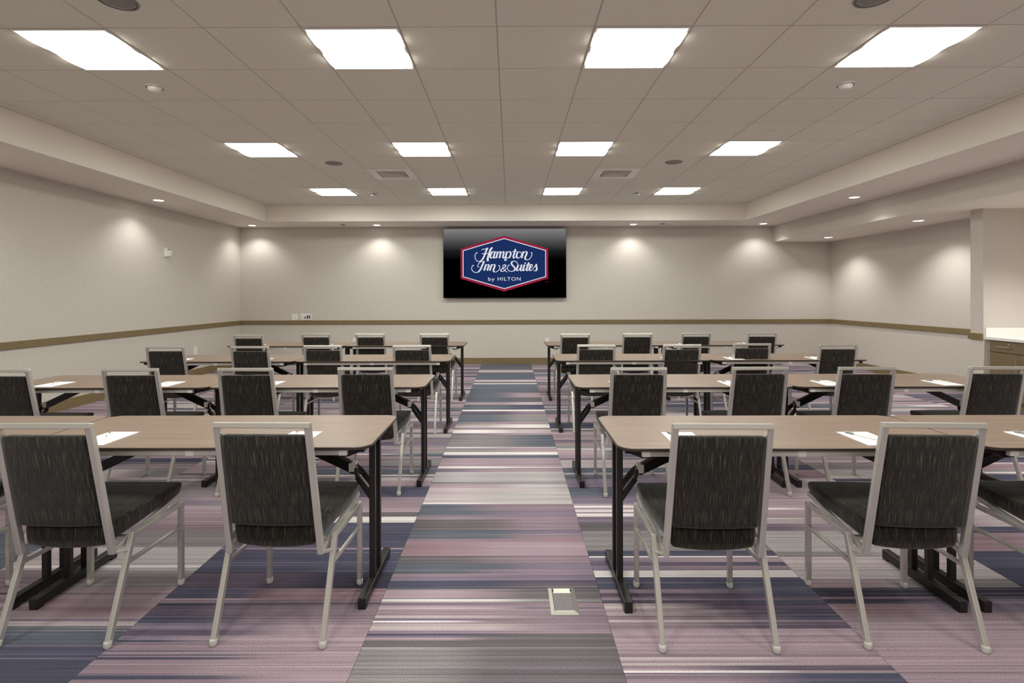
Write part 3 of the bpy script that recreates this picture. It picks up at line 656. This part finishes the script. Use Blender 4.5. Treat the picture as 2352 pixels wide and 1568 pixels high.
for px, lb in ((813.5, 'white outlet on the back wall behind the farthest left tables'), (1256, 'white outlet on the back wall behind the farthest right table end')):
    x, z = bx(px, 783)
    wall_plate('outlet', lb, 'outlet', (x, YB, z), 0, 0.072, 0.115, [('socket', -0.016, 0.016, 0.008, 0.036, M['offwhite']), ('socket', -0.016, 0.016, -0.036, -0.008, M['offwhite'])], 'wall outlets')
yo = FPX * 5.35 / (1172.3 - 447.2)
wall_plate('outlet', 'white outlet low on the left wall behind the third row', 'outlet', (XL, yo, CAMH - (805 - 681.2) * yo / FPX), math.pi / 2, 0.085, 0.135,
           [('socket', -0.016, 0.016, 0.008, 0.036, M['offwhite']), ('socket', -0.016, 0.016, -0.036, -0.008, M['offwhite'])], 'wall outlets')
ys = FPX * 5.35 / (1172.3 - 381)
t = thing('wall_sensor', 'white angled motion sensor box high on the left wall', 'sensor', (XL, ys, CAMH + (681.4 - 579.5) * ys / FPX))
put('back_plate', MB().rbox(0.010, 0.062, 0.070, 0.004, xf=lambda a, b, c: (a + 0.010, b, c)).mesh('back_plate', M['white']), t)
put('sensor_head', MB().rbox(0.018, 0.038, 0.048, 0.008, edge=(0, .4, 1), xf=lambda a, b, c: (a + 0.036 + c * 0.12, b + 0.015, c - 0.012)).mesh('sensor_head', M['white']), t)
put('swivel', MB().cyl((0.040, 0.010, 0.040), 0.012, 0.012, 0, 0.018).mesh('swivel', M['speaker']), t)

# ---- counter run in the niche on the right
CXF = 5.79
wt = thing('worktop', 'pale stone worktop on the brown cabinets in the right niche', 'worktop', (CXF, 4.9, 0.801))
put('slab', MB().rbox(0.495, 0.77, 0.018, 0.004, xf=lambda a, b, c: (a + 0.465, b + 0.77, c + 0.018)).mesh('slab', M['counter']), wt)
put('splashback', MB().box(-0.025, 0.96, 1.520, 1.5395, 0.0365, 0.142).mesh('splashback', M['counter']), wt)
put('splashback', MB().box(0.965, 0.985, 0.0, 1.519, 0.0365, 0.142).mesh('splashback', M['counter']), wt)
def cabinet(y0, y1, label):
    t = thing('base_cabinet', label, 'cabinet', (CXF, (y0 + y1) / 2, 0), 0, 'base cabinets in the niche')
    h2 = (y1 - y0) / 2
    put('body', MB().box(0.020, 0.95, -h2, h2, 0.10, 0.800).mesh('body', M['cabinet']), t)
    put('toe_kick', MB().box(0.07, 0.95, -h2, h2, 0.0, 0.0995).mesh('toe_kick', M['brown']), t)
    cz = (0.795 + 0.662) / 2
    d = put('drawer', MB().rbox(0.009, h2 - 0.003, (0.795 - 0.662) / 2, 0.002, xf=lambda a, b, c: (a + 0.0095, b, c + cz)).mesh('drawer', M['cabinet']), t)
    hb = MB().cyl((-0.030, 0, 0.727), 0.006, 0.006, -0.095 + h2 * 0.1, 0.095 + h2 * 0.1, 10, 'y')
    for s_ in (-0.06, 0.09): hb.cyl((-0.030, s_, 0.727), 0.004, 0.004, 0, 0.0312, 8, 'x')
    put('handle', hb.mesh('handle', M['chrome']), d)
    put('lock', MB().cyl((-0.006, -0.03, 0.765), 0.009, 0.009, 0, 0.007, 12, 'x').mesh('lock', M['chrome']), d)
    cz2 = (0.655 + 0.11) / 2
    dr = put('door', MB().rbox(0.009, h2 - 0.003, (0.655 - 0.11) / 2, 0.002, xf=lambda a, b, c: (a + 0.0095, b, c + cz2)).mesh('door', M['cabinet']), t)
    hb = MB().cyl((-0.030, -h2 + 0.075, 0), 0.006, 0.006, 0.44, 0.605, 10, 'z')
    for z_ in (0.465, 0.58): hb.cyl((-0.030, -h2 + 0.075, z_), 0.004, 0.004, 0, 0.0312, 8, 'x')
    put('handle', hb.mesh('handle', M['chrome']), dr)
    return t
cabinet(5.965, 6.404, 'brown wood base cabinet against the partition, with drawer and door')
cabinet(5.500, 5.963, 'brown wood base cabinet second from the partition, at the photo edge')
cabinet(5.035, 5.498, 'brown wood base cabinet third from the partition, outside the view')
tag(put('cabinet_filler', MB().box(0.010, 0.95, 0, 0.0315, 0.0, 0.8005).mesh('cabinet_filler', M['filler']), None, (CXF, 6.4065, 0)), 'narrow grey filler strip between brown cabinet and partition wall', 'panel')

# ================================================================ TABLES
TL, TD, TH = 1.517, 0.60, 0.717
def rrect(hx, hy, r, n=6):
    pts = []
    for (sx, sy, a0) in ((1, 1, 0), (-1, 1, 90), (-1, -1, 180), (1, -1, 270)):
        for k in range(n + 1):
            a = math.radians(a0 + 90 * k / n); pts.append((sx * (hx - r) + r * math.cos(a), sy * (hy - r) + r * math.sin(a)))
    return pts
def make_table():
    t = put('folding_table', None)
    ti = rrect(TL / 2 - 0.003, TD / 2 - 0.003, 0.062)
    put('tabletop', MB().prism(ti, TH - 0.0115, TH).mesh('tabletop', M['wood']), t)
    o1 = rrect(TL / 2, TD / 2, 0.065); n = len(o1); mb = MB()
    V = [(a, b, TH - 0.001) for a, b in ti] + [(a, b, TH - 0.002) for a, b in o1] + [(a, b, TH - 0.012) for a, b in o1] + [(a, b, TH - 0.012) for a, b in ti]
    Fq = []
    for i in range(n):
        j = (i + 1) % n
        for k in range(3): Fq.append((k * n + i, k * n + j, (k + 1) * n + j, (k + 1) * n + i))
    put('edge_band', mb.add(V, Fq).mesh('edge_band', M['edge']), t)
    for s_ in (-1, 1):
        rl = put('support_rail', MB().rbox(0.66, 0.009, 0.0125, 0.002, xf=lambda a, b, c: (a, b + s_ * 0.276, c + TH - 0.0255)).mesh('support_rail', M['apron']), t)
        for xx in (-0.645, 0.0, 0.645):
            put('clip', MB().rbox(0.017, 0.011, 0.013, 0.002, xf=lambda a, b, c: (a + xx, b + s_ * 0.276, c + TH - 0.026)).mesh('clip', M['clip']), rl)
    for e in (-1, 1):
        xl = e * (TL / 2 - 0.050)
        for s_ in (-1, 1):
            put('leg', MB().bar((xl, s_ * 0.048, 0.045), (xl, s_ * 0.048, TH - 0.0135), 0.028, 0.024, ref=(0, 1, 0)).mesh('leg', M['black']), t)
        ft = MB().rbox(0.0175, 0.235, 0.020, 0.003, xf=lambda a, b, c: (a + xl, b, c + 0.028))
        for s_ in (-1, 1): ft.box(xl - 0.0165, xl + 0.0165, s_ * 0.215 - 0.018, s_ * 0.215 + 0.018, 0.0, 0.012)
        put('foot', ft.mesh('foot', M['black']), t)
        br = MB(); xk, zk = xl - e * 0.092, 0.530
        br.bar((xl - e * 0.40, 0, 0.675), (xk, 0, zk), 0.040, 0.044)
        for s_ in (-1, 1):
            br.bar((xk, s_ * 0.016, zk + 0.004), (xk + e * 0.022, s_ * 0.040, zk - 0.03), 0.012, 0.028)
            br.bar((xk + e * 0.018, s_ * 0.040, zk - 0.024), (xl, s_ * 0.046, 0.405), 0.012, 0.027)
        b = put('brace', br.mesh('brace', M['black']), t)
        put('clip', MB().rbox(0.016, 0.024, 0.020, 0.003, xf=lambda a, b_, c: (a + xk - e * 0.012, b_, c + zk + 0.012)).mesh('clip', M['clip']), b)
        bk = MB()
        for s_ in (-1, 1):
            P = [(xl + e * 0.03, TH - 0.0125), (xl - e * 0.10, TH - 0.0125), (xl - e * 0.10, TH - 0.055), (xl - e * 0.055, TH - 0.055), (xl - e * 0.0, TH - 0.034)]
            bk.prism(P, s_ * 0.235 - 0.012, s_ * 0.235 + 0.012, 'y')
        bk.box(min(xl - 0.016, xl + 0.016), max(xl - 0.016, xl + 0.016), -0.247, 0.247, TH - 0.036, TH - 0.0125)
        put('bracket', bk.mesh('bracket', M['black']), t)
    return t
ROWY = {'L': (2.505, 3.960, 5.420, 7.005), 'R': (2.475, 3.935, 5.430, 7.005)}
ENDX = {'L': (-0.592, -0.598, -0.591, -0.591), 'R': (0.446, 0.447, 0.441, 0.455)}
ROWN = ('nearest row', 'second row', 'third row', 'farthest row')
table0 = make_table(); first = True
for sd in 'LR':
    for r in range(4):
        for k in range(2):
            o = table0 if first else copy_tree(table0); first = False
            sg = -1 if sd == 'L' else 1
            o.location = (ENDX[sd][r] + sg * (0.76 + 1.520 * k), ROWY[sd][r], 0)
            tag(o, f'brown woodgrain folding table in the {ROWN[r]}, {"left" if sd == "L" else "right"} of the aisle, {"aisle end" if k == 0 else "wall end"}', 'table', 'woodgrain folding tables in rows')

# ================================================================ CHAIRS
def yup(z): return -0.158 - 0.104 * (z - 0.335) / 0.537
def make_chair():
    t = put('banquet_chair', None)
    bf = MB()
    for s_ in (-1, 1):
        bf.bar((s_ * 0.183, yup(0.335), 0.335), (s_ * 0.174, yup(0.861), 0.861), 0.023, 0.024, ref=(0, 1, 0), ext=0.004)
    bf.bar((-0.174, yup(0.861), 0.861), (0.174, yup(0.861), 0.861), 0.024, 0.022, ref=(0, 0.19, 1), ext=0.0112)
    put('back_frame', bf.mesh('back_frame', M['silver']), t)
    sf = MB()
    for s_ in (-1, 1):
        sf.bar((s_ * 0.184, -0.165, 0.340), (s_ * 0.202, 0.240, 0.422), 0.018, 0.022)
    sf.bar((-0.196, 0.236, 0.420), (0.196, 0.236, 0.420), 0.020, 0.018)
    sf.bar((-0.184, -0.060, 0.352), (0.184, -0.060, 0.352), 0.020, 0.016)
    for s_ in (-1, 1): sf.bar((s_ * 0.180, -0.158, 0.333), (s_ * 0.212, -0.118, 0.328), 0.014, 0.012)
    put('seat_frame', sf.mesh('seat_frame', M['silver']), t)
    for s_ in (-1, 1):
        lg = put('leg', MB().bar((s_ * 0.214, -0.088, 0.386), (s_ * 0.214, -0.2225, 0.014), 0.021, 0.023, ref=(0, 1, 0)).mesh('leg', M['silver']), t)
        put('glide', MB().lathe((s_ * 0.214, -0.224, 0), [(0.010, 0.0), (0.0135, 0.004), (0.0150, 0.010), (0.0150, 0.022), (0.0125, 0.027)], 14).mesh('glide', M['glide']), lg)
        lb = MB().bar((s_ * 0.214, 0.2225, 0.386), (s_ * 0.214, 0.2225, 0.014), 0.021, 0.023, ref=(0, 1, 0))
        lb.cyl((s_ * 0.214, 0.2225 - 0.0165, 0.185), 0.007, 0.008, 0, 0.006, 10, 'y')
        lg = put('leg', lb.mesh('leg', M['silver']), t)
        put('glide', MB().lathe((s_ * 0.214, 0.2225, 0), [(0.010, 0.0), (0.0135, 0.004), (0.0150, 0.010), (0.0150, 0.022), (0.0125, 0.027)], 14).mesh('glide', M['glide']), lg)
        put('side_rail', MB().bar((s_ * 0.214, -0.092, 0.376), (s_ * 0.214, 0.230, 0.379), 0.0205, 0.020).mesh('side_rail', M['silver']), t)
        put('stretcher', MB().bar((s_ * 0.214, -0.127, 0.277), (s_ * 0.214, 0.2225, 0.272), 0.015, 0.016).mesh('stretcher', M['silver']), t)
    def seat_xf(x, y, z):
        v = (y + 0.205) / 0.41; u = x / 0.21; w_ = (z + 0.035) / 0.07
        yy = -0.165 + 0.418 * v
        top = 0.450 + 0.027 * v + 0.010 * (1 - u * u) * (1 - (2 * v - 1) ** 2) 
        bot = 0.360 + 0.070 * v - 0.017 * (1 - u * u) * (1 - v) ** 2
        hw = 0.170 + 0.042 * min(1, v * 1.6) - 0.010 * (1 - w_)
        return (u * hw, yy, bot + (top - bot) * w_)
    put('seat', MB().rbox(0.21, 0.205, 0.035, 0.022, edge=(0, .25, .55, 1.0), inner=5, xf=seat_xf).mesh('seat', M['fabric'], smooth=True, boxuv=True), t)
    def back_xf(x, y, z):
        zz = 0.638 + z; u = x / 0.163; q = z / 0.184
        b = 0.010 * (1 - u * u) * (1 - q * q)
        yy = yup(zz) + 0.006 + y + (b if y > 0 else -b * 0.5)
        return (x, yy, zz - (0.006 * (1 - u * u) if q < -0.8 else 0))
    put('backrest', MB().rbox(0.1625, 0.019, 0.184, 0.012, edge=(0, .25, .55, 1.0), inner=5, xf=back_xf).mesh('backrest', M['fabric'], smooth=True, boxuv=True), t)
    return t
def by_top(xl, xr, yt, dx=0.0):
    """place a chair from the pixels of its top bar's two outer corners"""
    px = (xl + xr) / 2; yh = 679.2 - 0.0028 * (px - 1170)
    Y = FPX * 0.475 / (yt - yh); return ((px - 1172.5) * Y / FPX + dx, Y + 0.262)
CH = []   # x, y, rotation in degrees, side, row, place counted from the aisle
def add(x, y, rot, sd, r, k): CH.append((x, y, rot, sd, r, k))
add(-0.930, 2.256, -2.0, 'L', 0, 0); add(-1.762, 2.252, -0.5, 'L', 0, 1); add(-2.565, 2.250, 0.5, 'L', 0, 2)
add(0.789, 2.221, -1.0, 'R', 0, 0); add(1.583, 2.228, -3.0, 'R', 0, 1); add(2.345, 2.240, -1.0, 'R', 0, 2)
for r, sd, lst in (
    (1, 'L', ((773.5, 904.3, 843.3), (496.4, 630.4, 845), (228.6, 363.7, 845.7), (-66, 71, 847.7))),
    (2, 'L', ((901, 989.5, 792.3), (695.7, 785.5, 793), (528.3, 618.5, 794.8), (332.4, 422.6, 794.8))),
    (3, 'L', ((964.8, 1031.6, 765.8), (816.3, 883.7, 765.8), (691.8, 759.4, 765.8), (536.6, 603.3, 768.3))),
    (1, 'R', ((1401.5, 1532, 843.3), (1678.3, 1810.3, 842), (1924.6, 2058.5, 842), (2222.6, 2359, 841))),
    (2, 'R', ((1325, 1413, 791), (1520, 1610, 790.8), (1682, 1771, 788.2), (1880.8, 1969.2, 789.9))),
    (3, 'R', ((1286.7, 1353.6, 765.8), (1430.9, 1498.5, 764.8), (1564.3, 1631.9, 764), (1717, 1783.7, 763.8)))):
    for k, (a, b, c) in enumerate(lst):
        x, y = by_top(a, b, c); add(x, y, random.uniform(-1.2, 1.2), sd, r, k)
PLACE = ('beside the aisle', 'second from the aisle', 'third from the aisle', 'fourth from the aisle')
chair0 = make_chair(); first = True
for (x, y, rot, sd, r, k) in CH:
    o = chair0 if first else copy_tree(chair0); first = False
    o.location = (x, y, 0); o.rotation_euler = (0, 0, math.radians(rot))
    tag(o, f'charcoal fabric chair with silver frame in the {ROWN[r]}, {"left" if sd == "L" else "right"} side, {PLACE[k]}', 'chair', 'charcoal chairs with silver frames behind the tables')

# ================================================================ PADS AND PENS
pad_me = MB().rbox(0.070, 0.108, 0.0015, 0.0006, xf=lambda a, b, c: (a, b, c + 0.0015))
pad_me = pad_me.mesh('notepad', M['paper'])
def make_pen():
    t = put('ballpoint_pen', None)
    put('barrel', MB().cyl((0, 0, 0.0055), 0.0050, 0.0050, -0.068, 0.030, 10, 'y').mesh('barrel', M['penwhite']), t)
    put('grip', MB().cyl((0, 0, 0.0055), 0.0053, 0.0053, 0.030, 0.068, 10, 'y').mesh('grip', M['pengrey']), t)
    put('tip', MB().cyl((0, 0, 0.0055), 0.0045, 0.001, 0.068, 0.080, 10, 'y').mesh('tip', M['pengrey']), t)
    put('pocket_clip', MB().box(-0.0015, 0.0015, -0.066, -0.030, 0.0108, 0.0125).mesh('pocket_clip', M['chrome']), t)
    return t
PADS = [('L', 0, 0, -0.948), ('L', 0, 1, -1.800), ('R', 0, 0, 0.757), ('R', 0, 1, 1.562), ('R', 0, 2, 2.325),
        ('L', 1, 1, -1.740), ('L', 1, 2, -2.476), ('L', 1, 3, -3.294), ('R', 1, 0, 0.787), ('R', 1, 1, 1.583), ('R', 1, 2, 2.263), ('R', 1, 3, 3.078),
        ('L', 2, 2, -2.475), ('L', 2, 3, -3.285), ('R', 2, 1, 1.587), ('R', 2, 2, 2.223), ('R', 2, 3, 3.046),
        ('L', 3, 2, -2.40), ('L', 3, 3, -3.28), ('R', 3, 2, 2.27), ('R', 3, 3, 3.04)]
pen0 = make_pen(); first = True
for (sd, r, k, x) in PADS:
    y = ROWY[sd][r] - 0.30 + 0.035 + 0.108
    w_ = f'{ROWN[r]} {"left" if sd == "L" else "right"}, seat {PLACE[k]}'
    tag(put('notepad', pad_me, None, (x, y, TH + 0.0002), math.radians(random.uniform(-2, 2))), f'white notepad sheet on table, {w_}', 'notepad', 'white notepads on the tables')
    p = pen0 if first else copy_tree(pen0); first = False
    p.location = (x - 0.012, y + 0.025, TH + 0.0034); p.rotation_euler = (0, 0, math.radians(random.uniform(20, 34)))
    tag(p, f'ballpoint pen on white notepad, {w_}', 'pen', 'pens on the notepads')

# ================================================================ FLOOR BOX
fb = thing('floor_box', 'silver framed carpeted floor outlet box in the aisle', 'outlet box', (0.2285, 2.335, 0.0))
hx, hy = 0.060, 0.102; fbm = MB(); n = 4
outer = [(-hx, -hy), (hx, -hy), (hx, hy), (-hx, hy)]; inner = [(-hx + .014, -hy + .014), (hx - .014, -hy + .014), (hx - .014, hy - .014), (-hx + .014, hy - .014)]
V = [(a, b, 0.0) for a, b in outer] + [(a, b, 0.007) for a, b in inner] + [(a * 0.985, b * 0.985, 0.007) for a, b in inner] + [(a * 0.985, b * 0.985, 0.0) for a, b in inner]
Fq = [(k * 4 + i, k * 4 + (i + 1) % 4, (k + 1) * 4 + (i + 1) % 4, (k + 1) * 4 + i) for k in range(3) for i in range(4)]
put('frame', fbm.add(V, Fq).mesh('frame', M['brass']), fb)
lidm = MB().box(-hx + .017, hx - .017, -hy + .018, 0.050, 0.0005, 0.005).mesh('lid_insert', M['carpet'])
at = lidm.color_attributes.new('Col', 'FLOAT_COLOR', 'POINT'); at.data.foreach_set('color', np.tile(np.array([*(PALL['G'] * 0.9), 1.0], np.float32), 8))
put('lid_insert', lidm, fb)
put('flap', MB().rbox(hx - .022, 0.017, 0.003, 0.001, xf=lambda a, b, c: (a, b + 0.069, c + 0.004)).mesh('flap', M['brass']), fb)
put('hinge', MB().cyl((0, 0.052, 0.006), 0.0025, 0.0025, -hx + .02, hx - .02, 8, 'x').mesh('hinge', M['white']), fb)
put('latch_strip', MB().box(-hx + .02, hx - .02, -hy + .0145, -hy + .0175, 0.0005, 0.0075).mesh('latch_strip', M['white']), fb)
